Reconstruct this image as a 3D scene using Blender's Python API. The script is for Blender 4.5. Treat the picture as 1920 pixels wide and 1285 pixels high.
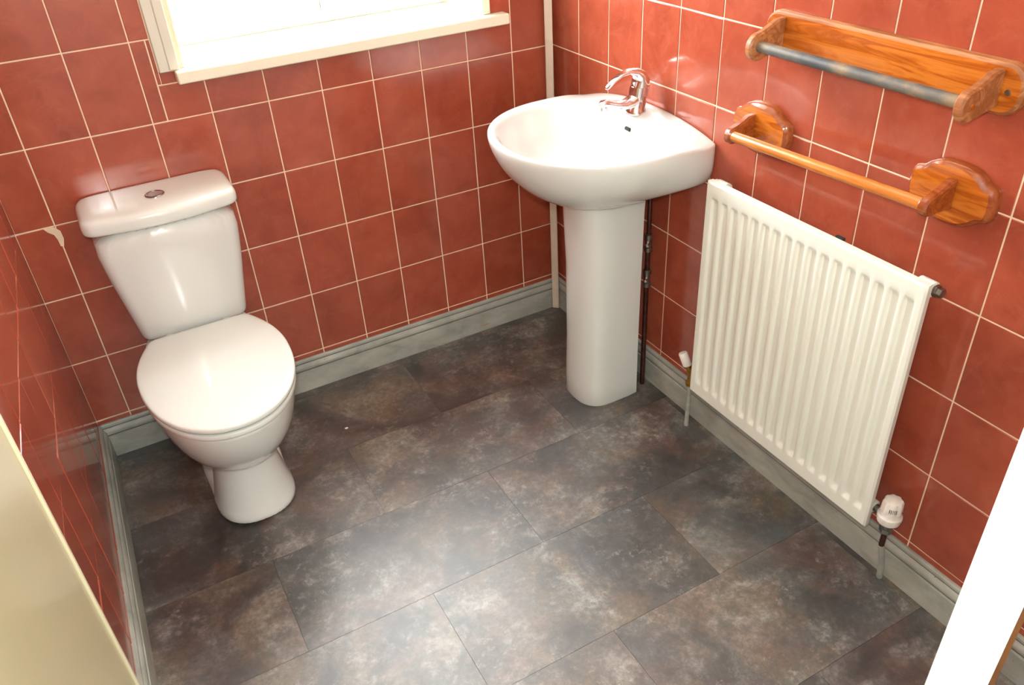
import bpy, bmesh, math, random
from mathutils import Vector, Matrix
random.seed(7)
S = bpy.context.scene
C = S.collection
for o in list(bpy.data.objects):
    bpy.data.objects.remove(o, do_unlink=True)

# ------------------------------------------------------------------ camera
cd = bpy.data.cameras.new('camera')
cam = bpy.data.objects.new('camera', cd)
C.objects.link(cam)
cam.location = (-1.3361, -2.2258, 1.5729)
cam.rotation_euler = (0.9780, 0.0529, -0.5058)
cd.sensor_fit = 'HORIZONTAL'
cd.sensor_width = 36.0
cd.lens = 1528.9 / 1920 * 36
cd.clip_start = 0.01
S.camera = cam

# ------------------------------------------------------------------ world (bright overcast daylight)
W = bpy.data.worlds.new('world')
S.world = W
W.use_nodes = True
bg = W.node_tree.nodes['Background']
bg.inputs[0].default_value = (0.93, 0.98, 1.0, 1)
bg.inputs[1].default_value = 32.0

# ------------------------------------------------------------------ lights
def area(name, loc, rot, sx, sy, power, col, portal=False):
    l = bpy.data.lights.new(name, 'AREA')
    l.shape = 'RECTANGLE'; l.size = sx; l.size_y = sy; l.energy = power; l.color = col
    if portal:
        l.cycles.is_portal = True
    o = bpy.data.objects.new(name, l); C.objects.link(o)
    o.location = loc; o.rotation_euler = rot
    return o
area('window_portal', (-0.655, 0.325, 1.62), (math.radians(-90), 0, 0), 0.95, 1.2, 1, (1, 1, 1), True)
# the camera's flash, just above the lens
fl = bpy.data.lights.new('camera_flash', 'POINT')
fl.energy = 39; fl.color = (0.91, 0.985, 0.98); fl.shadow_soft_size = 0.02
flo = bpy.data.objects.new('camera_flash', fl); C.objects.link(flo)
flo.location = (-1.352, -2.205, 1.66)
S.view_settings.view_transform = 'Standard'
S.view_settings.look = 'None'
S.view_settings.exposure = 0.16
S.view_settings.gamma = 1.0
S.view_settings.use_curve_mapping = False

# ------------------------------------------------------------------ materials
def srgb(r, g, b):
    f = lambda c: (c / 255 / 12.92) if c / 255 <= 0.04045 else ((c / 255 + 0.055) / 1.055) ** 2.4
    return (f(r), f(g), f(b), 1)

class NT:
    def __init__(s, name):
        s.m = bpy.data.materials.new(name); s.m.use_nodes = True
        s.t = s.m.node_tree; s.b = s.t.nodes['Principled BSDF']
    def n(s, typ, **kw):
        x = s.t.nodes.new(typ)
        for k, v in kw.items():
            setattr(x, k, v)
        return x
    def l(s, a, b): s.t.links.new(a, b)
    def coord(s, scale=(1, 1, 1), rot=(0, 0, 0), loc=(0, 0, 0)):
        tc = s.n('ShaderNodeTexCoord'); mp = s.n('ShaderNodeMapping')
        mp.inputs['Scale'].default_value = scale; mp.inputs['Rotation'].default_value = rot
        mp.inputs['Location'].default_value = loc
        s.l(tc.outputs['Object'], mp.inputs[0]); return mp.outputs[0]
    def noise(s, vec, scale, detail=4, rough=0.5, dist=0.0):
        x = s.n('ShaderNodeTexNoise'); x.inputs['Scale'].default_value = scale
        x.inputs['Detail'].default_value = detail; x.inputs['Roughness'].default_value = rough
        x.inputs['Distortion'].default_value = dist
        s.l(vec, x.inputs['Vector']); return x.outputs['Fac']
    def ramp(s, fac, stops):
        r = s.n('ShaderNodeValToRGB'); e = r.color_ramp.elements
        while len(e) < len(stops): e.new(0.5)
        for el, (p, c) in zip(e, stops): el.position = p; el.color = c
        s.l(fac, r.inputs[0]); return r.outputs[0]
    def mix(s, fac, a, b, mode='MIX'):
        x = s.n('ShaderNodeMix', data_type='RGBA', blend_type=mode)
        if isinstance(fac, (int, float)): x.inputs[0].default_value = fac
        else: s.l(fac, x.inputs[0])
        for v, i in ((a, 6), (b, 7)):
            if isinstance(v, tuple): x.inputs[i].default_value = v
            else: s.l(v, x.inputs[i])
        return x.outputs[2]
    def math(s, op, a, b=None, c=None):
        x = s.n('ShaderNodeMath', operation=op)
        for i, v in enumerate((a, b, c)):
            if v is None: continue
            if isinstance(v, (int, float)): x.inputs[i].default_value = v
            else: s.l(v, x.inputs[i])
        return x.outputs[0]
    def bump(s, h, strength, dist=0.01):
        x = s.n('ShaderNodeBump'); x.inputs['Strength'].default_value = strength
        x.inputs['Distance'].default_value = dist
        s.l(h, x.inputs['Height']); s.l(x.outputs[0], s.b.inputs['Normal'])
    def set(s, **kw):
        for k, v in kw.items():
            k = k.replace('_', ' ')
            if isinstance(v, (int, float, tuple)): s.b.inputs[k].default_value = v
            else: s.l(v, s.b.inputs[k])

def simple(name, col, rough=0.4, metal=0.0, coat=0.0, var=0.04, vs=8.0):
    t = NT(name)
    n = t.noise(t.coord(), vs, 3)
    d = tuple(max(0, c * (1 - var * 2)) for c in col[:3]) + (1,)
    t.set(Base_Color=t.ramp(n, [(0.3, d), (0.7, col)]), Roughness=rough, Metallic=metal, Coat_Weight=coat)
    return t.m

def tile_mat():
    t = NT('red_glazed_tile')
    v = t.coord()
    at = t.n('ShaderNodeAttribute', attribute_name='tile_tone')
    off = t.n('ShaderNodeVectorMath', operation='ADD')
    sc = t.n('ShaderNodeVectorMath', operation='SCALE'); sc.inputs['Scale'].default_value = 9.0
    t.l(at.outputs['Vector'], sc.inputs[0]); t.l(v, off.inputs[0]); t.l(sc.outputs[0], off.inputs[1])
    vv = off.outputs[0]
    big = t.noise(vv, 9, 5, 0.6, 0.6)
    col = t.ramp(big, [(0.25, srgb(146, 66, 47)), (0.5, srgb(162, 76, 54)), (0.78, srgb(174, 89, 65))])
    vein = t.noise(vv, 17, 8, 0.72, 1.0)
    vm = t.ramp(vein, [(0.52, (0, 0, 0, 1)), (0.66, (0.2, 0.2, 0.2, 1)), (0.8, (0.5, 0.5, 0.5, 1))])
    col = t.mix(vm, col, srgb(186, 110, 86))
    tone = t.math('MULTIPLY_ADD', at.outputs['Fac'], 0.22, 0.89)
    cc = t.n('ShaderNodeCombineColor')
    for i in range(3): t.l(tone, cc.inputs[i])
    col = t.mix(1.0, col, cc.outputs[0], 'MULTIPLY')
    rg = t.ramp(t.noise(v, 5, 5, 0.6), [(0.3, (0.10, 0.10, 0.10, 1)), (0.75, (0.26, 0.26, 0.26, 1))])
    t.set(Base_Color=col, Roughness=rg, Coat_Weight=0.3, Coat_Roughness=0.06)
    t.b.inputs['Specular IOR Level'].default_value = 0.55
    t.bump(t.noise(v, 16, 2), 0.10, 0.004)
    return t.m
M = {}
M['tile'] = tile_mat()
M['grout'] = simple('pale_grout', srgb(244, 218, 188), 0.85, var=0.06, vs=30)
M['plaster'] = simple('white_ceiling_paint', srgb(238, 236, 228), 0.9)
M['ceramic'] = simple('white_ceramic', srgb(222, 226, 222), 0.09, coat=0.5, var=0.01)
M['lidplastic'] = simple('white_seat_plastic', srgb(224, 230, 224), 0.16, coat=0.3, var=0.01)
M['chrome'] = simple('chrome', (0.82, 0.82, 0.84, 1), 0.07, 1.0, var=0.0)
M['button_chrome'] = simple('shaded_chrome', (0.42, 0.40, 0.39, 1), 0.15, 1.0, var=0.0)
M['dullmetal'] = simple('dull_metal', srgb(150, 150, 142), 0.38, 1.0, var=0.1, vs=60)
M['brass'] = simple('brass', srgb(190, 150, 70), 0.3, 1.0, var=0.1, vs=60)
M['copper'] = simple('dark_copper', srgb(96, 62, 52), 0.4, 0.8, var=0.2, vs=60)
M['enamel'] = simple('white_enamel', srgb(234, 237, 226), 0.28, coat=0.15, var=0.01)
M['valvewhite'] = simple('white_valve_plastic', srgb(236, 232, 224), 0.3, var=0.01)
M['cream_gloss'] = simple('cream_gloss_paint', srgb(176, 165, 128), 0.3, coat=0.2, var=0.03, vs=3)
M['cream_highlight'] = simple('cream_gloss_highlight', srgb(208, 200, 166), 0.25, coat=0.2, var=0.01)  # lighter copy of the door's cream, with an edge highlight put into the colour
M['white_gloss'] = simple('white_gloss_paint', srgb(240, 240, 236), 0.3, coat=0.2, var=0.01)
M['window_paint'] = simple('window_white_paint', srgb(238, 236, 214), 0.35, coat=0.1, var=0.01)
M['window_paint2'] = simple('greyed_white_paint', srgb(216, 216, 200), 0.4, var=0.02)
M['pipe_white'] = simple('painted_pipe', srgb(222, 208, 188), 0.35, var=0.06, vs=20)
M['black'] = simple('dark_gap', srgb(30, 28, 26), 0.8, var=0.0)
M['rawwood'] = simple('varnished_edge_wood', srgb(104, 66, 34), 0.4, var=0.15, vs=25)
M['crumb'] = simple('white_crumb', srgb(235, 232, 225), 0.7, var=0.0)

def skirt_mat():
    t = NT('worn_grey_gloss_paint')
    v = t.coord()
    st = t.noise(t.coord((4, 4, 8)), 2.5, 4, 0.6, 0.3)
    col = t.ramp(st, [(0.3, srgb(142, 145, 137)), (0.5, srgb(163, 165, 156)), (0.72, srgb(180, 181, 172))])
    worn = t.noise(t.coord((4, 4, 14)), 4.2, 7, 0.75, 0.8)
    wm = t.ramp(worn, [(0.63, (0, 0, 0, 1)), (0.68, (0.8, 0.8, 0.8, 1))])
    col = t.mix(wm, col, srgb(168, 132, 86))
    sp = t.noise(v, 45, 3, 0.8)
    sm = t.ramp(sp, [(0.70, (0, 0, 0, 1)), (0.74, (0.8, 0.8, 0.8, 1))])
    col = t.mix(sm, col, srgb(72, 66, 60))
    t.set(Base_Color=col, Roughness=0.42)
    t.bump(worn, 0.12, 0.002)
    return t.m
M['skirt'] = skirt_mat()
M['groove_dark'] = simple('darker_groove_grey', srgb(112, 114, 104), 0.7, var=0.2, vs=30)

def wood(name, c1, c2, c3, rough=0.22, coat=0.6, axis=1):
    t = NT(name)
    sc = [22, 22, 22]; sc[axis] = 2.2
    v = t.coord(tuple(sc))
    n = t.noise(v, 1.6, 5, 0.55, 1.2)
    w = t.math('PINGPONG', t.math('MULTIPLY', n, 7.0), 1.0)
    col = t.ramp(w, [(0.0, c1), (0.55, c2), (1.0, c3)])
    k = t.noise(t.coord((6, 3, 6)), 2.2, 3, 0.5)
    km = t.ramp(k, [(0.68, (0, 0, 0, 1)), (0.76, (0.5, 0.5, 0.5, 1))])
    col = t.mix(km, col, c1)
    t.set(Base_Color=col, Roughness=rough, Coat_Weight=coat, Coat_Roughness=0.08)
    return t.m
M['pine'] = wood('orange_varnished_pine', srgb(160, 78, 20), srgb(190, 104, 32), srgb(202, 118, 42))
M['pine_end'] = wood('dark_varnished_pine_end_grain', srgb(138, 64, 24), srgb(154, 76, 32), srgb(166, 90, 42), axis=1)
M['worn_pine'] = wood('worn_pine_edges', srgb(146, 88, 48), srgb(170, 108, 64), srgb(188, 130, 84), 0.4, 0.15, axis=1)
M['pine_rail'] = wood('light_varnished_pine', srgb(190, 112, 44), srgb(204, 126, 58), srgb(210, 136, 68))
def dowel_mat():
    t = NT('grey_worn_dowel')
    n = t.noise(t.coord((8, 5, 8)), 2.0, 5, 0.6)
    col = t.ramp(n, [(0.36, srgb(78, 82, 86)), (0.50, srgb(108, 104, 96)), (0.60, srgb(146, 126, 100))])
    t.set(Base_Color=col, Roughness=0.45, Metallic=0.1)
    return t.m
M['dowel'] = dowel_mat()

def floor_mat():
    t = NT('slate_effect_vinyl_tiles')
    at = t.n('ShaderNodeAttribute', attribute_name='tile_tone')
    tc = t.n('ShaderNodeTexCoord')
    sc = t.n('ShaderNodeVectorMath', operation='SCALE'); sc.inputs['Scale'].default_value = 13.0
    off = t.n('ShaderNodeVectorMath', operation='ADD')
    t.l(at.outputs['Vector'], sc.inputs[0]); t.l(tc.outputs['Object'], off.inputs[0]); t.l(sc.outputs[0], off.inputs[1])
    v = off.outputs[0]
    big = t.noise(v, 5.5, 12, 0.76, 0.2)
    col = t.ramp(big, [(0.39, srgb(22, 20, 19)), (0.45, srgb(44, 42, 40)), (0.505, srgb(74, 72, 68)), (0.56, srgb(114, 112, 105)), (0.65, srgb(172, 172, 165))])
    hue = t.noise(v, 5.5, 6, 0.6, 0.9)
    hm = t.ramp(hue, [(0.45, (0, 0, 0, 1)), (0.60, (0.55, 0.55, 0.55, 1))])
    col = t.mix(hm, col, t.mix(t.ramp(t.noise(v, 2.7, 3), [(0.42, (0, 0, 0, 1)), (0.6, (1, 1, 1, 1))]), srgb(106, 68, 48), srgb(118, 98, 62)))
    gm = t.ramp(t.noise(v, 4.1, 5, 0.6, 0.5), [(0.50, (0, 0, 0, 1)), (0.70, (0.5, 0.5, 0.5, 1))])
    col = t.mix(gm, col, srgb(100, 108, 112))
    dk = t.ramp(t.noise(v, 15, 8, 0.75, 0.25), [(0.36, (0.6, 0.6, 0.6, 1)), (0.52, (0, 0, 0, 1))])
    col = t.mix(dk, col, srgb(56, 52, 50))
    flk = t.noise(v, 38, 9, 0.82, 0.15)
    patch = t.ramp(t.noise(v, 6.5, 3), [(0.47, (0, 0, 0, 1)), (0.60, (1, 1, 1, 1))])
    fm = t.math('MULTIPLY', t.ramp(flk, [(0.52, (0, 0, 0, 1)), (0.66, (0.6, 0.6, 0.6, 1))]), patch)
    col = t.mix(fm, col, srgb(178, 176, 167))
    fine = t.ramp(t.noise(v, 70, 8, 0.8, 0.2), [(0.38, (0.42, 0.42, 0.42, 1)), (0.5, (0.95, 0.95, 0.95, 1)), (0.62, (1.5, 1.5, 1.5, 1))])
    col = t.mix(0.75, col, fine, 'MULTIPLY')
    tone = t.math('MULTIPLY_ADD', at.outputs['Fac'], 0.14, 0.80)
    cc = t.n('ShaderNodeCombineColor')
    for i in range(3): t.l(tone, cc.inputs[i])
    col = t.mix(1.0, col, cc.outputs[0], 'MULTIPLY')
    t.set(Base_Color=col, Roughness=0.5, Coat_Weight=1.0, Coat_Roughness=0.43, Coat_IOR=1.65)
    t.b.inputs['Specular IOR Level'].default_value = 1.0
    t.bump(t.noise(v, 40, 7, 0.7), 0.12, 0.003)
    return t.m
M['floor'] = floor_mat()
M['seam'] = simple('tile_seam', srgb(74, 68, 62), 0.6, var=0.2, vs=20)

def glass_mat():
    m = bpy.data.materials.new('window_glass'); m.use_nodes = True
    t = m.node_tree; t.nodes.clear()
    o = t.nodes.new('ShaderNodeOutputMaterial'); tr = t.nodes.new('ShaderNodeBsdfTransparent')
    gl = t.nodes.new('ShaderNodeBsdfGlossy'); gl.inputs['Roughness'].default_value = 0.03
    mx = t.nodes.new('ShaderNodeMixShader')
    mx.inputs[0].default_value = 0.05; t.links.new(tr.outputs[0], mx.inputs[1])
    t.links.new(gl.outputs[0], mx.inputs[2]); t.links.new(mx.outputs[0], o.inputs[0])
    return m
M['glass'] = glass_mat()

# ------------------------------------------------------------------ helpers
def obj(name, bm, mats, parent=None, smooth=None, bevel=0, subsurf=0, seg=2):
    me = bpy.data.meshes.new(name)
    bmesh.ops.recalc_face_normals(bm, faces=bm.faces)
    bm.to_mesh(me); bm.free()
    o = bpy.data.objects.new(name, me); C.objects.link(o)
    for m in (mats if isinstance(mats, list) else [mats]): me.materials.append(m)
    if bevel:
        b = o.modifiers.new('bevel', 'BEVEL'); b.width = bevel; b.segments = seg
        b.limit_method = 'ANGLE'; b.angle_limit = math.radians(35); b.harden_normals = False
    if subsurf:
        s = o.modifiers.new('subsurf', 'SUBSURF'); s.levels = subsurf; s.render_levels = subsurf
    if smooth is not None:
        for p in me.polygons: p.use_smooth = True
        if smooth < 179: me.set_sharp_from_angle(angle=math.radians(smooth))
    if parent:
        o.parent = parent
        o.matrix_parent_inverse = Matrix.Translation(-parent.location)
    return o
def tag(o, label=None, cat=None, group=None, kind=None):
    if label: o['label'] = label
    if cat: o['category'] = cat
    if group: o['group'] = group
    if kind: o['kind'] = kind
    return o
def thing(name, label, cat, loc=(0, 0, 0), group=None, kind=None):
    o = bpy.data.objects.new(name, None); C.objects.link(o); o.location = loc
    o.empty_display_size = 0.05
    return tag(o, label, cat, group, kind)
def box(bm, x0, x1, y0, y1, z0, z1, mi=0):
    vs = [bm.verts.new(p) for p in ((x0, y0, z0), (x1, y0, z0), (x1, y1, z0), (x0, y1, z0), (x0, y0, z1), (x1, y0, z1), (x1, y1, z1), (x0, y1, z1))]
    for f in ((0, 3, 2, 1), (4, 5, 6, 7), (0, 1, 5, 4), (1, 2, 6, 5), (2, 3, 7, 6), (3, 0, 4, 7)):
        bm.faces.new([vs[i] for i in f]).material_index = mi
def loft(bm, rings, cap0=True, cap1=True, closed=True, mi=0):
    R = [[bm.verts.new(p) for p in r] for r in rings]
    n = len(R[0])
    for a, b in zip(R, R[1:]):
        for i in range(n if closed else n - 1):
            j = (i + 1) % n
            bm.faces.new((a[i], a[j], b[j], b[i])).material_index = mi
    if cap0: bm.faces.new(R[0][::-1]).material_index = mi
    if cap1: bm.faces.new(R[-1]).material_index = mi
    return R
def tube(bm, pts, rad, n=16, mi=0, caps=True):
    pts = [Vector(p) for p in pts]
    if not isinstance(rad, (list, tuple)): rad = [rad] * len(pts)
    t0 = (pts[1] - pts[0]).normalized()
    up = Vector((0, 0, 1)) if abs(t0.z) < 0.9 else Vector((1, 0, 0))
    u = t0.cross(up).normalized()
    rings = []
    for i, p in enumerate(pts):
        if i == 0: t = t0
        elif i == len(pts) - 1: t = (pts[i] - pts[i - 1]).normalized()
        else: t = ((pts[i + 1] - p).normalized() + (p - pts[i - 1]).normalized()).normalized()
        u = (u - t * u.dot(t)).normalized(); v = t.cross(u)
        r = rad[i]; rx, ry = r if isinstance(r, tuple) else (r, r)
        rings.append([p + u * (rx * math.cos(a)) + v * (ry * math.sin(a)) for a in [2 * math.pi * k / n for k in range(n)]])
    loft(bm, rings, caps, caps, True, mi)
def lathe(bm, c, prof, axis='z', n=28, mi=0, lobes=0, amp=0.0):
    c = Vector(c); rings = []
    for h, r in prof:
        ring = []
        for k in range(n):
            a = 2 * math.pi * k / n
            rr = r * (1 + amp * math.cos(lobes * a)) if lobes else r
            p, q = rr * math.cos(a), rr * math.sin(a)
            ring.append(c + (Vector((p, q, h)) if axis == 'z' else Vector((h, p, q)) if axis == 'x' else Vector((p, h, q))))
        rings.append(ring)
    loft(bm, rings)
def prism(bm, poly, axis, a, b, mi=0):
    f = {'x': lambda p, t: (t, p[0], p[1]), 'y': lambda p, t: (p[0], t, p[1]), 'z': lambda p, t: (p[0], p[1], t)}[axis]
    loft(bm, [[f(p, a) for p in poly], [f(p, b) for p in poly]], mi=mi)
def arc(cx, cy, r, a0, a1, n):
    return [(cx + r * math.cos(math.radians(a0 + (a1 - a0) * i / n)), cy + r * math.sin(math.radians(a0 + (a1 - a0) * i / n))) for i in range(n + 1)]
def tone_attr(o, tones):
    a = o.data.attributes.new('tile_tone', 'FLOAT_VECTOR', 'FACE')
    for i, t in enumerate(tones): a.data[i].vector = t

# ------------------------------------------------------------------ tiled walls
def tiled(bm, tones, us, zs, place, hole=None, gap=0.0034, extra=None):
    """us, zs: grout line positions.  place(u, z, d): point on the wall, d towards the room."""
    rects = []
    for z0, z1 in zip(zs, zs[1:]):
        uu = list(us)
        if extra and extra[1] <= z0 < extra[2]: uu = sorted(uu + [extra[0]])
        for u0, u1 in zip(uu, uu[1:]):
            r = [(u0, u1, z0, z1)]
            if hole:
                h0, h1, k0, k1 = hole; out = []
                for a, b, c, d in r:
                    if b <= h0 or a >= h1 or d <= k0 or c >= k1: out.append((a, b, c, d)); continue
                    if c < k0: out.append((a, b, c, k0))
                    if d > k1: out.append((a, b, k1, d))
                    c2, d2 = max(c, k0), min(d, k1)
                    if a < h0: out.append((a, h0, c2, d2))
                    if b > h1: out.append((h1, b, c2, d2))
                r = out
            rects += r
    for a, b, c, d in rects:
        if b - a < 0.006 or d - c < 0.006: continue
        g = gap / 2; ch = 0.0012; D = 0.0012
        tl = [random.gauss(0, 0.00022) for _ in range(3)]
        base = [(a + g, c + g), (b - g, c + g), (b - g, d - g), (a + g, d - g)]
        inn = [(a + g + ch, c + g + ch), (b - g - ch, c + g + ch), (b - g - ch, d - g - ch), (a + g + ch, d - g - ch)]
        v0 = [bm.verts.new(place(u, z, -0.003)) for u, z in base]
        v1 = [bm.verts.new(place(u, z, D * 0.2)) for u, z in base]
        sg = [(-1, -1), (1, -1), (1, 1), (-1, 1)]
        v2 = [bm.verts.new(place(u, z, D + tl[0] + tl[1] * s[0] + tl[2] * s[1])) for (u, z), s in zip(inn, sg)]
        tv = (random.random(), random.random(), random.random())
        for A, B in ((v0, v1), (v1, v2)):
            for i in range(4):
                bm.faces.new((A[i], A[(i + 1) % 4], B[(i + 1) % 4], B[i])).material_index = 0; tones.append(tv)
        bm.faces.new(v2).material_index = 0; tones.append(tv)

def gbox(bm, tones, *a, mi=1):
    n = len(bm.faces); box(bm, *a, mi=mi); tones += [(0.5, 0.5, 0.5)] * (len(bm.faces) - n)

CEIL = 2.36
ZR = [-0.073 + 0.2 * i for i in range(13)]; ZR[0] = 0.0; ZR[-1] = CEIL
XL = -1.572
def leftx(y): return XL + 0.022 * y

# back wall: y = 0
bm = bmesh.new(); tones = []
cols = [-0.143 - 0.1485 * i for i in range(10)]
xs = sorted([-0.0005] + cols + [XL])
HW = (-1.135, -0.212, 1.017, 2.2)          # tile cut-out round the window trim
tiled(bm, tones, xs, ZR, lambda u, z, d: (u, -d, z), HW, extra=(-1.146, 0.92, 1.1))
tiled(bm, tones, [-1.1365, -1.090], [1.0165, 1.05], lambda u, z, d: (u, -d, z))
HO = (-1.075, -0.235, 1.03, 2.13)           # masonry opening
gbox(bm, tones, -1.66, HO[0], 0.0003, 0.31, 0, CEIL); gbox(bm, tones, HO[1], 0.12, 0.0003, 0.31, 0, CEIL)
gbox(bm, tones, HO[0], HO[1], 0.0003, 0.31, 0, HO[2]); gbox(bm, tones, HO[0], HO[1], 0.0003, 0.31, HO[3], CEIL)
# old lump of filler smeared over a grout joint on the left
lump = [(-1.507, 0.726), (-1.485, 0.7265), (-1.472, 0.712), (-1.471, 0.690), (-1.477, 0.670), (-1.484, 0.672), (-1.485, 0.690), (-1.489, 0.705), (-1.500, 0.715)]
n = len(bm.faces); prism(bm, lump, 'y', -0.0005, -0.0034, mi=1)
tones += [(0.5, 0.5, 0.5)] * (len(bm.faces) - n)
o = obj('wall_back', bm, [M['tile'], M['grout']]); tone_attr(o, tones); tag(o, kind='structure')

# right wall: x = 0
bm = bmesh.new(); tones = []
ys = sorted([-0.0005] + [-0.150 - 0.1508 * i for i in range(16)])
ys = [y for y in ys if y > -2.45]
tiled(bm, tones, [-2.45] + ys, ZR, lambda u, z, d: (-d, u, z))
gbox(bm, tones, 0.0003, 0.12, -2.5, -0.0, 0, CEIL)
# plaster patch where tiles were broken around the pipes behind the basin
o = obj('wall_right', bm, [M['tile'], M['grout']]); tone_attr(o, tones); tag(o, kind='structure')

# left wall (a degree off square)
bm = bmesh.new(); tones = []
ys = sorted([-0.001, -0.098] + [-0.098 - 0.15 * i for i in range(1, 16)]); ys = [y for y in ys if y > -2.45]
tiled(bm, tones, [-2.45] + ys, [z - 0.002 if 0 < z < CEIL else z for z in ZR], lambda u, z, d: (leftx(u) + d, u, z))
n = len(bm.faces)
prism(bm, [(XL - 0.0005, -0.0), (leftx(-2.5) - 0.0005, -2.5), (-1.75, -2.5), (-1.75, 0.0)], 'z', 0, CEIL, mi=1)
tones += [(0.5, 0.5, 0.5)] * (len(bm.faces) - n)
o = obj('wall_left', bm, [M['tile'], M['grout']]); tone_attr(o, tones); tag(o, kind='structure')

# front wall and ceiling
bm = bmesh.new(); box(bm, -1.75, 0.12, -2.62, -2.5, 0, CEIL)
tag(obj('wall_front', bm, M['plaster']), kind='structure')
bm = bmesh.new(); box(bm, -1.75, 0.12, -2.62, 0.16, CEIL, CEIL + 0.1)
tag(obj('ceiling', bm, M['plaster']), kind='structure')

# ------------------------------------------------------------------ floor: 610 x 305 vinyl tiles, half bond
bm = bmesh.new(); tones = []
seams = [0.0] + [-0.052 - 0.3075 * i for i in range(9)]
row = 0
for y1, y0 in zip(seams, seams[1:]):
    x = -0.647 + 0.307 * ((row - 1) % 2) - 0.614 * 3
    if row == 0: x = -0.647 + 0.307 - 0.614 * 3
    while x < 0:
        a, b = max(x, -1.70), min(x + 0.614, 0)
        if b > a + 0.002:
            g = 0.00015
            n = len(bm.faces)
            c = 0.0003
            v1 = [bm.verts.new(p) for p in ((a + g, y0 + g, -0.001), (b - g, y0 + g, -0.001), (b - g, y1 - g, -0.001), (a + g, y1 - g, -0.001))]
            v2 = [bm.verts.new(p) for p in ((a + g + c, y0 + g + c, 0), (b - g - c, y0 + g + c, 0), (b - g - c, y1 - g - c, 0), (a + g + c, y1 - g - c, 0))]
            for i in range(4): bm.faces.new((v1[i], v1[(i + 1) % 4], v2[(i + 1) % 4], v2[i]))
            bm.faces.new(v2)
            tv = (random.random(), random.random(), random.random())
            tones += [tv] * (len(bm.faces) - n)
        x += 0.614
    row += 1
gbox(bm, tones, -1.75, 0.12, -2.62, 0.16, -0.05, -0.0008)
o = obj('floor', bm, [M['floor'], M['seam']]); tone_attr(o, tones); tag(o, kind='structure')

# ------------------------------------------------------------------ skirting boards
PROF = [(0, 0), (0.018, 0), (0.018, 0.068), (0.0175, 0.071), (0.0125, 0.0725), (0.0118, 0.0755), (0.0150, 0.0775), (0.0165, 0.082), (0.0160, 0.088), (0.0125, 0.094), (0.0085, 0.0975), (0.0080, 0.1005), (0.0098, 0.1015), (0.0095, 0.108), (0.006, 0.112), (0, 0.112)]
def skirt(name, f, a, b):
    bm = bmesh.new(); N = 10
    loft(bm, [[f(t, d, z) for d, z in PROF] for t in [a + (b - a) * i / N for i in range(N + 1)]])
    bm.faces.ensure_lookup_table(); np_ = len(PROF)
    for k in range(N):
        for q in (4, 10): bm.faces[k * np_ + q].material_index = 1  # faces along the two moulding grooves get a darker grey
    return tag(obj(name, bm, [M['skirt'], M['groove_dark']], smooth=30), kind='structure')
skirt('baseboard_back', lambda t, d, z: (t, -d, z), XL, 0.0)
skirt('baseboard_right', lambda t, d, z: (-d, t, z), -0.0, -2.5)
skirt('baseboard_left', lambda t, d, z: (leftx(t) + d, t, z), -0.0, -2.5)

# ------------------------------------------------------------------ window
win = thing('window_1', None, None, (-0.655, 0.0, 1.04), kind='structure')
bm = bmesh.new()   # sill board
box(bm, -1.100, -0.166, -0.042, -0.0004, 1.019, 1.049); box(bm, -1.074, -0.236, -0.0004, 0.25, 1.031, 1.049)
obj('window_sill', bm, M['window_paint'], win, smooth=40, bevel=0.004)
bm = bmesh.new()   # left architrave, its lower end stops above the sill's level
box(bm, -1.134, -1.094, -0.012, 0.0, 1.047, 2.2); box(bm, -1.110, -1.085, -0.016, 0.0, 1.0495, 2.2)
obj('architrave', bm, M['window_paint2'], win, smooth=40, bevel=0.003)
bm = bmesh.new()
box(bm, -0.238, -0.212, -0.012, 0.0, 1.0495, 2.2)
obj('architrave', bm, M['window_paint'], win, smooth=40, bevel=0.003)
bm = bmesh.new(); box(bm, -1.084, -0.239, -0.012, 0.0, 2.13, 2.2)
obj('architrave', bm, M['window_paint'], win, smooth=40, bevel=0.003)
bm = bmesh.new()   # recess linings
box(bm, -1.0748, -1.070, 0.0, 0.25, 1.0495, 2.13); box(bm, -0.240, -0.2352, 0.0, 0.25, 1.0495, 2.13); box(bm, -1.070, -0.24, 0.0, 0.25, 2.122, 2.131)
obj('recess_lining', bm, M['window_paint'], win)
bm = bmesh.new()   # outer frame + mullion
y0, y1 = 0.235, 0.295
for a, b, c, d in ((-1.070, -1.035, 1.0495, 2.122), (-0.275, -0.24, 1.0495, 2.122), (-1.035, -0.275, 1.0495, 1.080), (-1.035, -0.275, 2.080, 2.122), (-0.675, -0.635, 1.080, 2.080)):
    box(bm, a, b, y0, y1, c, d)
obj('window_frame', bm, M['white_gloss'], win, smooth=40, bevel=0.004)
for a, b in ((-1.033, -0.677), (-0.633, -0.277)):
    bm = bmesh.new(); w = 0.028
    for p in ((a, a + w, 1.082, 2.078), (b - w, b, 1.082, 2.078), (a + w, b - w, 1.082, 1.082 + w), (a + w, b - w, 2.078 - w, 2.078)):
        box(bm, p[0], p[1], 0.228, 0.280, p[2], p[3])
    s = obj('window_sash', bm, M['white_gloss'], win, smooth=40, bevel=0.003)
    bm = bmesh.new(); box(bm, a + w, b - w, 0.254, 0.258, 1.082 + w, 2.078 - w)
    g = obj('window_pane', bm, M['glass'], s)
# ------------------------------------------------------------------ slim vertical boxed pipe in the corner
bm = bmesh.new()
prism(bm, [(-0.041, -0.0215), (-0.0235, -0.0405), (-0.019, -0.036), (-0.019, -0.0195), (-0.034, -0.0195)], 'z', 0.0, CEIL)
o = obj('corner_pipe_casing', bm, M['pipe_white'], smooth=30, bevel=0.003)
tag(o, 'slim cream-white vertical pipe casing running up the corner behind the washbasin', 'pipe')

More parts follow.
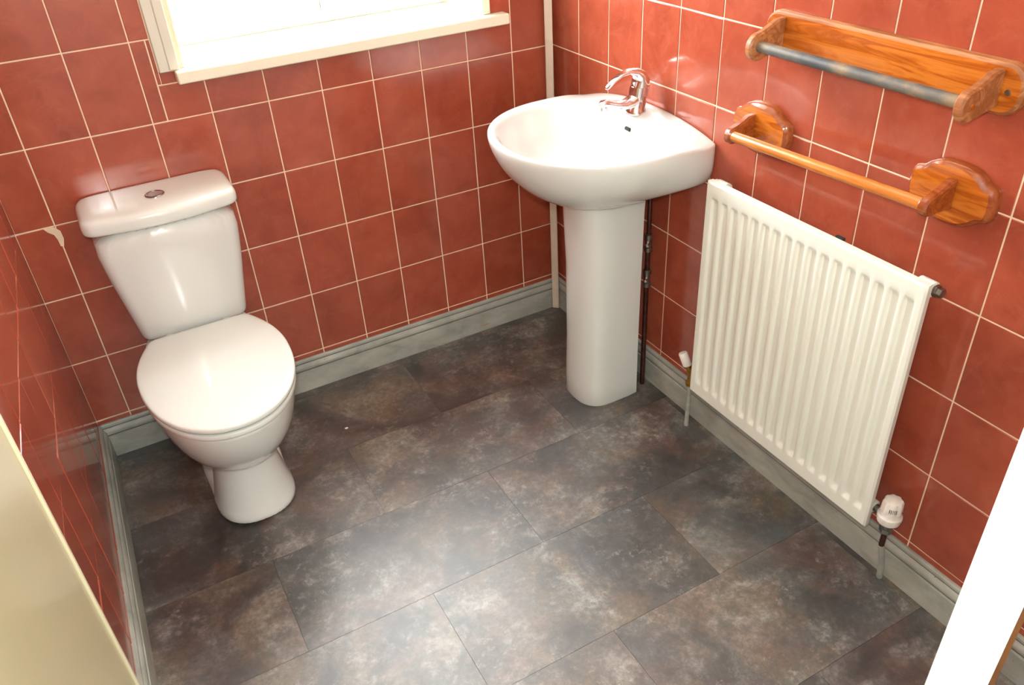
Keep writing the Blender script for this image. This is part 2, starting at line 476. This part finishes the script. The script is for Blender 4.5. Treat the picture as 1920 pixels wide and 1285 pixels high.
# ------------------------------------------------------------------ toilet
WC = (-1.235, -0.36, 0)
wc = thing('toilet', 'white close-coupled ceramic toilet with its lid down, against the tiled window wall', 'toilet', WC)
cx = -1.235
def dshape(hw, yb, yf, hb, ym=-0.39, n=48, e=2.15, c=cx):
    """plan outline, straight back edge of half width hb at yb, widest hw at ym, round front to yf"""
    pts = []
    h = n // 2
    # front: half super-ellipse from +x round to -x
    for i in range(h):
        a = math.pi * i / (h - 1)
        ca, sa = math.cos(a), math.sin(a)
        pts.append((c + hw * math.copysign(abs(ca) ** (2 / e), ca), ym + (yf - ym) * abs(sa) ** (2 / e)))
    m = n - h; q = (m - 6) // 2
    for i in range(1, q + 1):
        t = i / q; k = t ** 2.1
        pts.append((c - (hw + (hb - hw) * k), ym + (yb - 0.010 - ym) * t))
    for i in range(6):
        u = i / 5
        e2 = 0.012 if i in (0, 5) else 0.0
        pts.append((c - (hb - 0.01) * (1 - 2 * u), yb))
    for i in range(q, 0, -1):
        t = i / q; k = t ** 2.1
        pts.append((c + (hw + (hb - hw) * k), ym + (yb - 0.010 - ym) * t))
    return pts
def r3(pts, z): return [(x, y, z) for x, y in pts]
def shrink(pts, d, c=(cx, -0.42)):
    out = []
    for x, y in pts:
        v = Vector((x - c[0], y - c[1])); L = v.length; v *= max(0, (L - d)) / L; out.append((c[0] + v.x, c[1] + v.y))
    return out
# pan: bowl, neck, flared foot with a scoop either side
bm = bmesh.new()
def pan_ring(z, hw, yf, yb, hb, ym):
    return r3(dshape(hw, yb, yf, hb, ym, e=2.1), z)
def foot_ring(z, hw, yf, ym, web, yb):
    n = 48; h = 24; pts = []
    for i in range(h):
        a = math.pi * i / (h - 1); ca, sa = math.cos(a), math.sin(a)
        pts.append((cx + hw * math.copysign(abs(ca) ** (2 / 2.4), ca), ym + (yf - ym) * abs(sa) ** (2 / 2.4)))
    side = [(hw, ym + 0.006), (hw * .99, ym + 0.010), (web + (hw - web) * .35, ym + 0.013), (web, ym + 0.020), (web, ym + 0.060), (web + (hw - web) * .3, ym + 0.095), (hw * 1.02, ym + 0.110), (hw * 1.0, yb - 0.03), (hw * .90, yb - 0.006)]
    back = [(-hw * .6, yb), (-hw * .3, yb), (-hw * .1, yb), (hw * .1, yb), (hw * .3, yb), (hw * .6, yb)]
    pts += [(cx - w, y) for w, y in side] + [(cx + w, y) for w, y in back] + [(cx + w, y) for w, y in side[::-1]]
    return r3(pts, z)
rings = [foot_ring(0.0, .107, -.524, -.395, .106, -.10), foot_ring(0.010, .108, -.526, -.395, .106, -.10),
         foot_ring(0.030, .105, -.521, -.395, .100, -.10), foot_ring(0.042, .101, -.512, -.395, .066, -.10), foot_ring(0.07, .095, -.504, -.392, .052, -.11),
         foot_ring(0.11, .087, -.494, -.390, .046, -.12), foot_ring(0.15, .079, -.486, -.388, .046, -.12),
         foot_ring(0.168, .075, -.483, -.386, .056, -.12), foot_ring(0.178, .073, -.482, -.384, .072, -.12), foot_ring(0.182, .0725, -.482, -.384, .0725, -.12),
         pan_ring(0.1825, .080, -.490, -.12, .07, -.36), pan_ring(0.184, .088, -.500, -.11, .08, -.36),
         pan_ring(0.194, .104, -.524, -.10, .09, -.36), pan_ring(0.225, .128, -.564, -.09, .10, -.37),
         pan_ring(0.268, .149, -.604, -.08, .11, -.38), pan_ring(0.315, .164, -.632, -.05, .11, -.38),
         pan_ring(0.36, .173, -.650, -.03, .11, -.38), pan_ring(0.392, .176, -.658, -.03, .11, -.38),
         pan_ring(0.397, .173, -.654, -.03, .107, -.38), pan_ring(0.398, .160, -.640, -.035, .10, -.38)]
loft(bm, rings)
obj('pan', bm, M['ceramic'], wc, smooth=50, subsurf=1)
# seat ring
def slab(bm, out, z0, z1, r, crown=0.0):
    rr = [r3(shrink(out, r), z0), r3(shrink(out, r * .3), z0 + r * .3), r3(out, z0 + r), r3(out, z1 - r), r3(shrink(out, r * .3), z1 - r * .3), r3(shrink(out, r), z1)]
    if crown:
        for k in (0.25, 0.5, 0.75, 0.93):
            c = (cx, -0.42); pts = [(c[0] + (x - c[0]) * (1 - k), c[1] + (y - c[1]) * (1 - k)) for x, y in shrink(out, r)]
            rr.append(r3(pts, z1 + crown * (1 - (1 - k) ** 2)))
    loft(bm, rr)
bm = bmesh.new(); slab(bm, dshape(.1815, -.195, -.6685, .128), .4015, .4175, .0045)
obj('seat', bm, M['lidplastic'], wc, smooth=60, subsurf=1)
bm = bmesh.new(); slab(bm, dshape(.1845, -.188, -.672, .131), .4225, .440, .006, crown=.003)
obj('lid', bm, M['lidplastic'], wc, smooth=60, subsurf=1)
for s in (-1, 1):
    bm = bmesh.new(); lathe(bm, (cx + s * .075, -.180, .40), [(0, .014), (.026, .014), (.03, .010)])
    obj('hinge', bm, M['lidplastic'], wc, smooth=50)
# cistern
def cis_ring(z, hw, yf, bow=.018, r=.035, yb=-.004, n=10):
    pts = [(cx - hw, yb)]
    pts += [(cx - hw, yb - (yb - (yf + r)) * k / 3) for k in (1, 2)]
    for i in range(6):
        a = math.pi + math.pi / 2 * i / 5
        pts.append((cx - hw + r + r * math.cos(a), yf + r + r * math.sin(a)))
    for i in range(1, n):
        u = -1 + 2 * i / n; x = (hw - r) * u
        pts.append((cx + x, yf - bow * (1 - u * u)))
    for i in range(6):
        a = 1.5 * math.pi + math.pi / 2 * i / 5
        pts.append((cx + hw - r + r * math.cos(a), yf + r + r * math.sin(a)))
    pts += [(cx + hw, yb - (yb - (yf + r)) * k / 3) for k in (2, 1)]
    pts.append((cx + hw, yb))
    for i in range(1, 8): pts.append((cx + hw - 2 * hw * i / 8, yb))
    return r3(pts, z)
bm = bmesh.new()
loft(bm, [cis_ring(.414, .125, -.143, .012, .025), cis_ring(.4145, .132, -.150, .014, .028), cis_ring(.418, .1375, -.1555, .015, .03), cis_ring(.426, .140, -.158, .016, .032), cis_ring(.45, .144, -.160), cis_ring(.52, .154, -.163), cis_ring(.60, .167, -.166), cis_ring(.68, .174, -.171), cis_ring(.748, .1775, -.174)])
obj('cistern', bm, M['ceramic'], wc, smooth=50, subsurf=1)
bm = bmesh.new()
loft(bm, [cis_ring(.742, .176, -.173, .020), cis_ring(.743, .184, -.182, .020), cis_ring(.748, .187, -.185, .020), cis_ring(.768, .187, -.185, .020), cis_ring(.777, .184, -.182, .020), cis_ring(.783, .176, -.174, .020), cis_ring(.7845, .160, -.158, .020), cis_ring(.785, .08, -.10, .02)])
o = obj('cistern_lid', bm, M['lidplastic'], wc, smooth=60, subsurf=1)
bm = bmesh.new(); lathe(bm, (cx, -.100, .784), [(0, .024), (.003, .024), (.0045, .022), (.0045, .019), (.0035, .0185), (.0035, .0004)])
fb = obj('flush_button', bm, M['button_chrome'], wc, smooth=40)
fb['label'] = 'round chrome dual flush button'

# ------------------------------------------------------------------ washbasin
bc = (-0.19, -0.510)
wb = thing('washbasin', 'white ceramic pedestal washbasin with a chrome mixer tap in the right-hand corner', 'washbasin', (-0.19, -0.510, 0))
NB = 72
def bout(a, af=.272, ab=.30, b=.279, e=3.4, c=bc):
    ca, sa = math.cos(a), math.sin(a)
    if ca < 0:   # front
        x = c[0] + af * -abs(ca) ** (2 / 2.05); y = c[1] + b * math.copysign(abs(sa) ** (2 / 2.05), sa)
    else:
        x = c[0] + ab * abs(ca) ** (2 / e); y = c[1] + b * math.copysign(abs(sa) ** (2 / e), sa)
    return x, y
def sm(t): t = max(0, min(1, t)); return t * t * (3 - 2 * t)
top = [bout(2 * math.pi * k / NB) for k in range(NB)]
inn = [bout(2 * math.pi * k / NB, .205, .155, .238, 2.3, (-0.235, -0.51)) for k in range(NB)]
def oring(s, z):
    out = []
    for x, y in top:
        w = sm((x + .20) / .20)
        se = s + (1 - s) * w * (1.0 if z > .74 else .80)
        zz = z + (.742 - z) * w * .85 if z < .742 else z
        px_ = min(-0.0022, bc[0] + (x - bc[0]) * se); py_ = bc[1] + (y - bc[1]) * se
        out.append((px_, py_, zz))
    return out
def deck(x, y=-.51): return (.022 - .033 * min(1, abs(y - bc[1]) / .265) ** 2.2) * sm((x + .12) / .10)
def iring(s, z, k=1.0):
    c = (-0.235, -0.51)
    return [(c[0] + (x - c[0]) * s, c[1] + (y - c[1]) * s, z + deck(x, y) * k) for x, y in inn]
def mring(t, z):
    return [(min(-.0022, a[0]) * (1 - t) + b[0] * t, a[1] * (1 - t) + b[1] * t, z + deck(min(-.0022, a[0]) * (1 - t) + b[0] * t, a[1] * (1 - t) + b[1] * t)) for a, b in zip(top, inn)]
rings = [oring(.28, .664), oring(.34, .666), oring(.45, .675), oring(.58, .690), oring(.70, .711), oring(.81, .738), oring(.90, .768), oring(.965, .803), oring(.995, .830)]
rings += [[(x, y, z + deck(x, y)) for x, y, z in oring(1.0, .843)], [(x, y, z + deck(x, y)) for x, y, z in oring(.995, .848)]]
rings += [mring(.12, .850), mring(.5, .850), mring(.85, .849), iring(1.0, .846), iring(.965, .838, .6), iring(.93, .815, .2), iring(.87, .780, 0), iring(.75, .745, 0), iring(.55, .720, 0), iring(.3, .708, 0), iring(.1, .704, 0)]
bm = bmesh.new(); loft(bm, rings)
bowl = obj('basin_bowl', bm, M['ceramic'], wb, smooth=60, subsurf=1)
bm = bmesh.new(); lathe(bm, (-.235, -.51, .7045), [(0, .021), (.003, .021), (.004, .017), (.002, .015), (.002, .0005)])
obj('plug_waste', bm, M['chrome'], wb, smooth=40)
bm = bmesh.new()   # overflow slot on the back slope
tube(bm, [(-.0905, -.535, .826), (-.0895, -.515, .826)], (.0050), 12)
obj('overflow_slot', bm, M['black'], wb, smooth=50)
# pedestal
def ped(z, w, xf, xb):
    p = []
    n = 22
    for i in range(n + 1):
        a = math.pi * i / n
        ca, sa = math.cos(a), math.sin(a)
        p.append((xf + .085 - .085 * abs(sa) ** (2 / 2.6), bc[1] + w * math.copysign(abs(ca) ** (2 / 2.6), ca), z))
    p += [(xf + .11, bc[1] - w, z), (xb - .03, bc[1] - w, z), (xb, bc[1] - w * .97, z)]
    p += [(xb, bc[1] - w + .012, z), (xb - .02, bc[1] - w * .6, z), (xb - .03, bc[1], z), (xb - .02, bc[1] + w * .6, z), (xb, bc[1] + w - .012, z)]
    p += [(xb, bc[1] + w * .97, z), (xb - .03, bc[1] + w, z), (xf + .11, bc[1] + w, z)]
    return p
bm = bmesh.new()
loft(bm, [ped(z, w, xf, xb) for z, w, xf, xb in ((0, .091, -.262, -.088), (.004, .093, -.264, -.086), (.06, .092, -.262, -.086), (.2, .090, -.258, -.085), (.45, .090, -.256, -.083), (.62, .092, -.262, -.082), (.69, .094, -.266, -.08))])
obj('pedestal', bm, M['ceramic'], wb, smooth=50)
# tap
T = (-.060, -.515)
bm = bmesh.new()
tube(bm, [(T[0], T[1], .862), (T[0], T[1], .869), (T[0] + .001, T[1], .876), (T[0] + .004, T[1], .895), (T[0] + .007, T[1], .915), (T[0] + .009, T[1], .927)], [.028, .0275, .024, .0235, .0245, .0245], 28)
tapo = obj('mixer_tap', bm, M['chrome'], wb, smooth=50)
bm = bmesh.new()
tube(bm, [(T[0] + .002, T[1], .902), (T[0] - .018, T[1], .892), (T[0] - .040, T[1], .889), (T[0] - .065, T[1], .895), (T[0] - .090, T[1], .903), (T[0] - .104, T[1], .905), (T[0] - .112, T[1], .901)], [(.022, .020), (.0205, .016), (.017, .0125), (.015, .0105), (.0138, .0098), (.013, .0095), (.008, .006)], 24)
obj('spout', bm, M['chrome'], tapo, smooth=60)
bm = bmesh.new(); lathe(bm, (T[0] - .100, T[1], .886), [(0, .0085), (.001, .0098), (.010, .0098), (.016, .009)])
obj('aerator', bm, M['chrome'], tapo, smooth=50)
bm = bmesh.new()
tube(bm, [(T[0] + .012, T[1], .9285), (T[0] + .013, T[1], .944), (T[0] + .008, T[1], .958), (T[0] - .006, T[1], .968), (T[0] - .028, T[1], .972), (T[0] - .052, T[1], .968), (T[0] - .074, T[1], .957), (T[0] - .090, T[1], .943), (T[0] - .094, T[1], .939)],
     [(.0248, .0248), (.0245, .0235), (.023, .018), (.0195, .011), (.015, .0065), (.0125, .005), (.011, .0048), (.0085, .0045), (.004, .002)], 28)
obj('lever', bm, M['chrome'], tapo, smooth=70)

# ------------------------------------------------------------------ water pipe on the wall beside the pedestal
wp = thing('water_pipe', 'dark vertical water pipe with metal valve fittings on the wall right beside the basin pedestal', 'pipe', (-.042, -.570, 0))
P = (-.042, -.570)
bm = bmesh.new(); tube(bm, [(P[0], P[1], 0), (P[0], P[1], .355)], .0075, 14); tube(bm, [(P[0], P[1], .41), (P[0], P[1], .47)], .0075, 14); tube(bm, [(P[0], P[1], .525), (P[0], P[1] , .66), (P[0] - .01, P[1] + .03, .70)], .0065, 14)
obj('pipe', bm, M['copper'], wp, smooth=50)
for z in (.355, .470):
    bm = bmesh.new()
    lathe(bm, (P[0], P[1], z), [(0, .010), (.002, .0125), (.014, .0125), (.016, .0095), (.040, .0095), (.042, .0125), (.054, .0125), (.056, .010)], n=18)
    v = obj('valve', bm, M['dullmetal'], wp, smooth=35)
    bm = bmesh.new(); tube(bm, [(P[0], P[1], z + .028), (P[0] - .016, P[1] - .014, z + .028)], [.006, .0045], 12)
    obj('valve_spindle', bm, M['chrome'], v, smooth=40)

# ------------------------------------------------------------------ radiator
rad = thing('radiator', 'white ribbed single-panel radiator mounted on the red tiled wall under the wooden towel rail', 'radiator', (-.07, -1.145, .165))
RY0, RY1, RZ0, RZ1, RX = -1.447, -.838, .165, .788, -.086
pitch = .0342; c0 = -.871
cent = [c0 - pitch * k for k in range(17)]
ysamp = [RY0, RY0 + .004]
for c in cent[::-1]:
    for d in (-.0165, -.0135, -.011, -.008, -.004, 0, .004, .008, .011, .0135): ysamp.append(c + d)
ysamp += [RY1 - .004, RY1]
zsamp = [RZ0, RZ0 + .004, RZ0 + .02, .200, .205, .211, .219, .24] + [.28 + .06 * i for i in range(7)] + [.715, .735, .743, .749, .754, .770, RZ1 - .004, RZ1]
def rdepth(y, z):
    e = min(y - RY0, RY1 - y, z - RZ0, RZ1 - z)
    d = 0.004 if e < 1e-6 else 0
    m = min(abs(y - c) for c in cent)
    if m < .0125:
        w = sm((.0125 - m) / .0055)
        zt = sm((z - .201) / .014) * sm((.7525 - z) / .012)
        d += .0078 * w * zt
    return d
bm = bmesh.new()
G = [[bm.verts.new((RX + rdepth(y, z), y, z)) for y in ysamp] for z in zsamp]
for i in range(len(zsamp) - 1):
    for j in range(len(ysamp) - 1):
        bm.faces.new((G[i][j], G[i][j + 1], G[i + 1][j + 1], G[i + 1][j]))
rim = [G[0][j] for j in range(len(ysamp))] + [G[i][-1] for i in range(1, len(zsamp))] + [G[-1][j] for j in range(len(ysamp) - 2, -1, -1)] + [G[i][0] for i in range(len(zsamp) - 2, 0, -1)]
bk = [bm.verts.new((RX + .018, v.co.y + (.002 if v.co.y < -1.1 else -.002), v.co.z)) for v in rim]
for i in range(len(rim)):
    j = (i + 1) % len(rim); bm.faces.new((rim[i], rim[j], bk[j], bk[i]))
bm.faces.new(bk)
obj('panel', bm, M['enamel'], rad, smooth=40)
bm = bmesh.new()   # rear water-way seam, slightly smaller
box(bm, RX + .0185, RX + .0245, RY0 + .012, RY1 - .012, RZ0 + .008, RZ1 - .006)
o = obj('rear_sheet', bm, M['enamel'], rad, smooth=40, bevel=.002)
for y, s in ((RY0, -1), (RY1, 1)):     # four corner bosses
    for z in (.205, .768):
        bm = bmesh.new(); yy = y - s * .022
        lathe(bm, (RX + .034, yy - .016, z), [(0, .013), (.002, .0155), (.034, .0155), (.036, .013)], axis='y', n=20)
        obj('connection_boss', bm, M['enamel'], rad, smooth=40)
bm = bmesh.new()   # top right bleed plug
lathe(bm, (RX + .034, RY0 - .012, .768), [(0, .007), (.001, .010), (.010, .010), (.011, .0125), (.018, .0125), (.019, .010)], axis='y', n=6)
obj('bleed_valve', bm, M['dullmetal'], rad, smooth=30)
bm = bmesh.new(); lathe(bm, (RX + .034, RY1 + .001, .768), [(0, .0125), (.008, .0125), (.010, .009)], axis='y', n=6)
obj('blanking_plug', bm, M['enamel'], rad, smooth=30)
for yy in (-1.27, -1.02):
    bm = bmesh.new(); box(bm, -.030, -.0025, yy - .015, yy + .015, .20, .740); box(bm, -.0612, -.0025, yy - .015, yy + .015, .725, .740); box(bm, -.0612, -.0025, yy - .015, yy + .015, .20, .215)
    obj('wall_bracket', bm, M['enamel'], rad, bevel=.002)
bm = bmesh.new(); box(bm, RX + .019, RX + .027, -1.232, -1.212, RZ1 - .004, RZ1 + .003)
o = obj('top_clip', bm, M['black'], rad, bevel=.001)
# thermostatic valve, bottom right
TX, TY = RX + .034, -1.478
bm = bmesh.new()
tube(bm, [(TX, RY0 + .01, .205), (TX, TY, .205)], .0095, 16); tube(bm, [(TX, TY, .172), (TX, TY, .222)], [.012, .012], 16)
lathe(bm, (TX, TY, .160), [(0, .012), (.003, .0145), (.014, .0145), (.016, .011)], n=6)
tv = obj('thermostatic_valve', bm, M['dullmetal'], rad, smooth=35)
bm = bmesh.new()
lathe(bm, (TX, TY, .194), [(0, .018), (.003, .0245), (.014, .0268), (.021, .0262), (.024, .0235), (.027, .0225), (.036, .0215)], n=40)
lathe(bm, (TX, TY, .229), [(0, .0165), (.001, .0222), (.024, .0208), (.029, .0182), (.0315, .012), (.032, .002)], n=64, lobes=8, amp=.05)
for k in range(5):
    a = math.radians(222 + k * 9 - 18)
    box(bm, TX + .0222 * math.cos(a) - .0006, TX + .0222 * math.cos(a) + .0006, TY + .0222 * math.sin(a) - .0006, TY + .0222 * math.sin(a) + .0006, .236, .247, mi=1)
hd = obj('valve_head', bm, [M['valvewhite'], M['dullmetal']], tv, smooth=35)
hd['label'] = 'white thermostatic valve head'
bm = bmesh.new(); tube(bm, [(TX, TY, .135), (TX, TY, .162)], .0065, 14)
tube(bm, [(TX, TY, .118), (TX, TY, .136)], .0065, 14)
obj('pipe_tail', bm, M['copper'], tv, smooth=50)
bm = bmesh.new(); tube(bm, [(TX, TY, .1185), (TX + .008, TY, .09), (TX + .018, TY - .002, .05), (TX + .022, TY - .004, .0)], .0068, 14)
pt = obj('painted_pipe_tail', bm, M['skirt'], tv, smooth=50)
# lockshield valve, bottom left
LX, LY = RX + .030, -.806
bm = bmesh.new()
tube(bm, [(LX, RY1 - .01, .205), (LX, LY, .198)], .0085, 16)
tube(bm, [(LX, LY, .150), (LX, LY, .190), (LX - .003, LY + .010, .209)], .0085, 16)
lathe(bm, (LX, LY, .146), [(0, .010), (.003, .0135), (.014, .0135), (.016, .010)], n=6)
lk = obj('lockshield_valve', bm, M['brass'], rad, smooth=35)
bm = bmesh.new(); tube(bm, [(LX - .0032, LY + .0108, .2105), (LX - .0034, LY + .0115, .212), (LX - .0085, LY + .028, .244), (LX - .0088, LY + .029, .2465), (LX - .0089, LY + .0292, .2470)], [.0118, .0132, .0128, .0112, .002], 24)
obj('valve_cap', bm, M['valvewhite'], lk, smooth=40)
bm = bmesh.new(); tube(bm, [(LX, LY, 0), (LX, LY, .148)], .0062, 14)
obj('painted_pipe_tail', bm, M['skirt'], lk, smooth=50)

# ------------------------------------------------------------------ upper wooden rail on a board
def rrect(y0, y1, z0, z1, r, n=8):
    return arc(y1 - r, z1 - r, r, 0, 90, n) + arc(y0 + r, z1 - r, r, 90, 180, n) + arc(y0 + r, z0 + r, r, 180, 270, n) + arc(y1 - r, z0 + r, r, 270, 360, n)
def inset(poly, d):
    c = (sum(p[0] for p in poly) / len(poly), sum(p[1] for p in poly) / len(poly)); n = len(poly); out = []
    for i in range(n):
        a, b, q = Vector(poly[i - 1]), Vector(poly[i]), Vector(poly[(i + 1) % n])
        t = (q - a)
        if t.length < 1e-9: out.append(poly[i]); continue
        t.normalize(); nn = Vector((-t.y, t.x))
        if nn.dot(Vector(c) - b) < 0: nn = -nn
        out.append(tuple(b + nn * d))
    return out
def plaque(bm, poly, x0, x1, step, mi_face=0, mi_edge=1):
    """poly in (y, z); x0 = wall side, x1 = face; moulded edge"""
    i1, i2, i3 = inset(poly, step * .25), inset(poly, step * .55), inset(poly, step)
    d = x1 - x0
    R = [[(x0, *p) for p in poly], [(x0 + d * .45, *p) for p in poly], [(x0 + d * .70, *p) for p in i1], [(x0 + d * .78, *p) for p in i2], [(x0 + d, *p) for p in i3]]
    V = [[bm.verts.new(p) for p in r] for r in R]; n = len(poly)
    for k in range(4):
        for i in range(n):
            bm.faces.new((V[k][i], V[k][(i + 1) % n], V[k + 1][(i + 1) % n], V[k + 1][i])).material_index = mi_edge
    bm.faces.new(V[-1]).material_index = mi_face; bm.faces.new(V[0][::-1]).material_index = mi_edge
uy0, uy1, uz0, uz1 = -1.478, -.900, 1.090, 1.176
sh = thing('roller_towel_holder', 'worn pine towel holder with long back board and grey dowel, upper one on the wall', 'towel holder', (-.002, -1.19, 1.09))
bm = bmesh.new(); plaque(bm, rrect(uy0, uy1, uz0, uz1, .036), -.002, -.020, .007)
obj('back_board', bm, [M['pine'], M['worn_pine']], sh, smooth=30)
def arm(bm, y, th, xb, xf, zb0, zb1, zf0, zf1, mi=0):
    """bracket arm: profile in x-z (x towards room is negative), rounded nose"""
    r = (zf1 - zf0) / 2; cz = (zf1 + zf0) / 2
    nose = [(xf + r + p[0], cz + p[1]) for p in arc(0, 0, r, 90, 270, 12)]
    poly = [(xb, zb0), (xb, zb1), (xb - (xb - xf) * .25, zb1 - .001), (xb - (xb - xf) * .45, zf1 + (zb1 - zf1) * .45)] + nose + [(xb - (xb - xf) * .45, zf0 + (zb0 - zf0) * .35)]
    i = inset(poly, .004)
    h = th / 2
    f = lambda pp, t: [(p[0], t, p[1]) for p in pp]
    i = [(min(p[0], xb), p[1]) for p in i]
    R = [f(i, y - h), f(poly, y - h + .004), f(poly, y + h - .004), f(i, y + h)]
    loft(bm, R, mi=mi)
for y in (-.952, -1.432):
    bm = bmesh.new(); arm(bm, y, .018, -.0195, -.112, 1.105, 1.166, 1.090, 1.146)
    a = obj('arm', bm, M['worn_pine'], sh, smooth=30)
    bm = bmesh.new(); s = -1 if y < -1.2 else 1
    lathe(bm, (-.086, y + s * .0085, 1.118), [(0, .005), (.002 * s, .0045), (.0028 * s, .001)], axis='y', n=16)
    obj('peg_end', bm, M['pine'], a, smooth=50)
bm = bmesh.new(); tube(bm, [(-.086, -.962, 1.120), (-.086, -1.422, 1.120)], .0112, 20)
d = obj('dowel', bm, M['dowel'], sh, smooth=50); d['label'] = 'grey worn dowel rod'
for y in (-1.452, -.925):
    bm = bmesh.new(); lathe(bm, (-.0205, y, 1.131), [(.0007, .0052), (-.0008, .0048), (-.0014, .003), (-.0006, .001)], axis='x', n=16)
    obj('screw', bm, M['dullmetal'], sh, smooth=50)

# ------------------------------------------------------------------ lower towel rail with scalloped plates
tr = thing('towel_rail', 'glossy orange pine towel rail with two scalloped wall plates, just above the radiator', 'towel rail', (-.002, -1.15, .87))
def scallop(cy, cz, hy, hz):
    # ogee plaque: flat-ish middle of top/bottom bulging, stepped shoulders, rounded ends
    q = [(1.0, 0), (1.0, .16), (.985, .30), (.95, .46), (.90, .54), (.83, .57), (.76, .60), (.70, .66), (.63, .76), (.48, .89), (.34, .96), (.2, .99), (.08, 1.0)]
    full = q + [(-a, b) for a, b in q[::-1]] + [(-a, -b) for a, b in q[1:]] + [(a, -b) for a, b in q[::-1][:-1]]
    # bottom-left starts after (-1,0) duplicate
    return [(cy + a * hy, cz + b * hz) for a, b in full]
for cy, cz in ((-.919, .921), (-1.398, .937)):
    bm = bmesh.new(); plaque(bm, scallop(cy, cz, .086, .058), -.002, -.024, .009)
    obj('wall_plate', bm, [M['pine'], M['pine_end']], tr, smooth=40)
for y, cz in ((-.902, .921), (-1.404, .937)):
    bm = bmesh.new(); arm(bm, y, .019, -.0235, -.100, cz - .024, cz + .032, cz - .024, cz + .014)
    obj('arm', bm, M['pine_end'], tr, smooth=30)
bm = bmesh.new(); tube(bm, [(-.084, -.910, .916), (-.084, -1.396, .932)], .0118, 22)
obj('rail', bm, M['pine_rail'], tr, smooth=50)

# ------------------------------------------------------------------ cream door leaf standing open along the left wall
dr = thing('door_1', None, None, (-1.50, -2.2, 0), kind='structure')
bm = bmesh.new(); box(bm, -1.545, -1.503, -2.22, -1.407, .006, 2.0)
obj('door_leaf', bm, M['cream_gloss'], dr, bevel=.002, smooth=40)
bm = bmesh.new(); box(bm, -1.545, -1.500, -1.4068, -1.399, .006, 2.0)  # bead added along the leaf's edge, its bright highlight painted in lighter cream
o = obj('edge_highlight_bead', bm, M['cream_highlight'], dr, bevel=.0015, smooth=40)
# ------------------------------------------------------------------ white door leaf seen edge-on at the right
A = Vector((-.822, -2.0025)); u = Vector((.927, .375)).normalized(); n_ = Vector((u.y, -u.x))
def leafpoly(o0, o1, w0, w1): 
    return [tuple(A + u * o0 + n_ * w0), tuple(A + u * o1 + n_ * w0), tuple(A + u * o1 + n_ * w1), tuple(A + u * o0 + n_ * w1)]
dr2 = thing('door_2', None, None, (A.x, A.y, 0), kind='structure')
bm = bmesh.new(); prism(bm, leafpoly(0, .62, 0, .0435), 'z', .006, 2.0)
obj('door_leaf', bm, M['white_gloss'], dr2, bevel=.0015, smooth=40)
bm = bmesh.new(); prism(bm, leafpoly(.003, .62, .0437, .0475), 'z', .006, 2.0)
obj('edge_strip', bm, M['rawwood'], dr2)
# ------------------------------------------------------------------ crumb on the floor
bm = bmesh.new(); bmesh.ops.create_icosphere(bm, subdivisions=2, radius=.0045)
for v in bm.verts: v.co = Vector((v.co.x * 1.2, v.co.y * .8, (v.co.z + .004) * .55)) * (1 + random.uniform(-.12, .12))
o = obj('paint_chip', bm, M['crumb'], smooth=40); o.location = (-.925, -.272, .0004)
tag(o, 'tiny white paint chip lying on the dark floor between toilet and washbasin', 'debris')
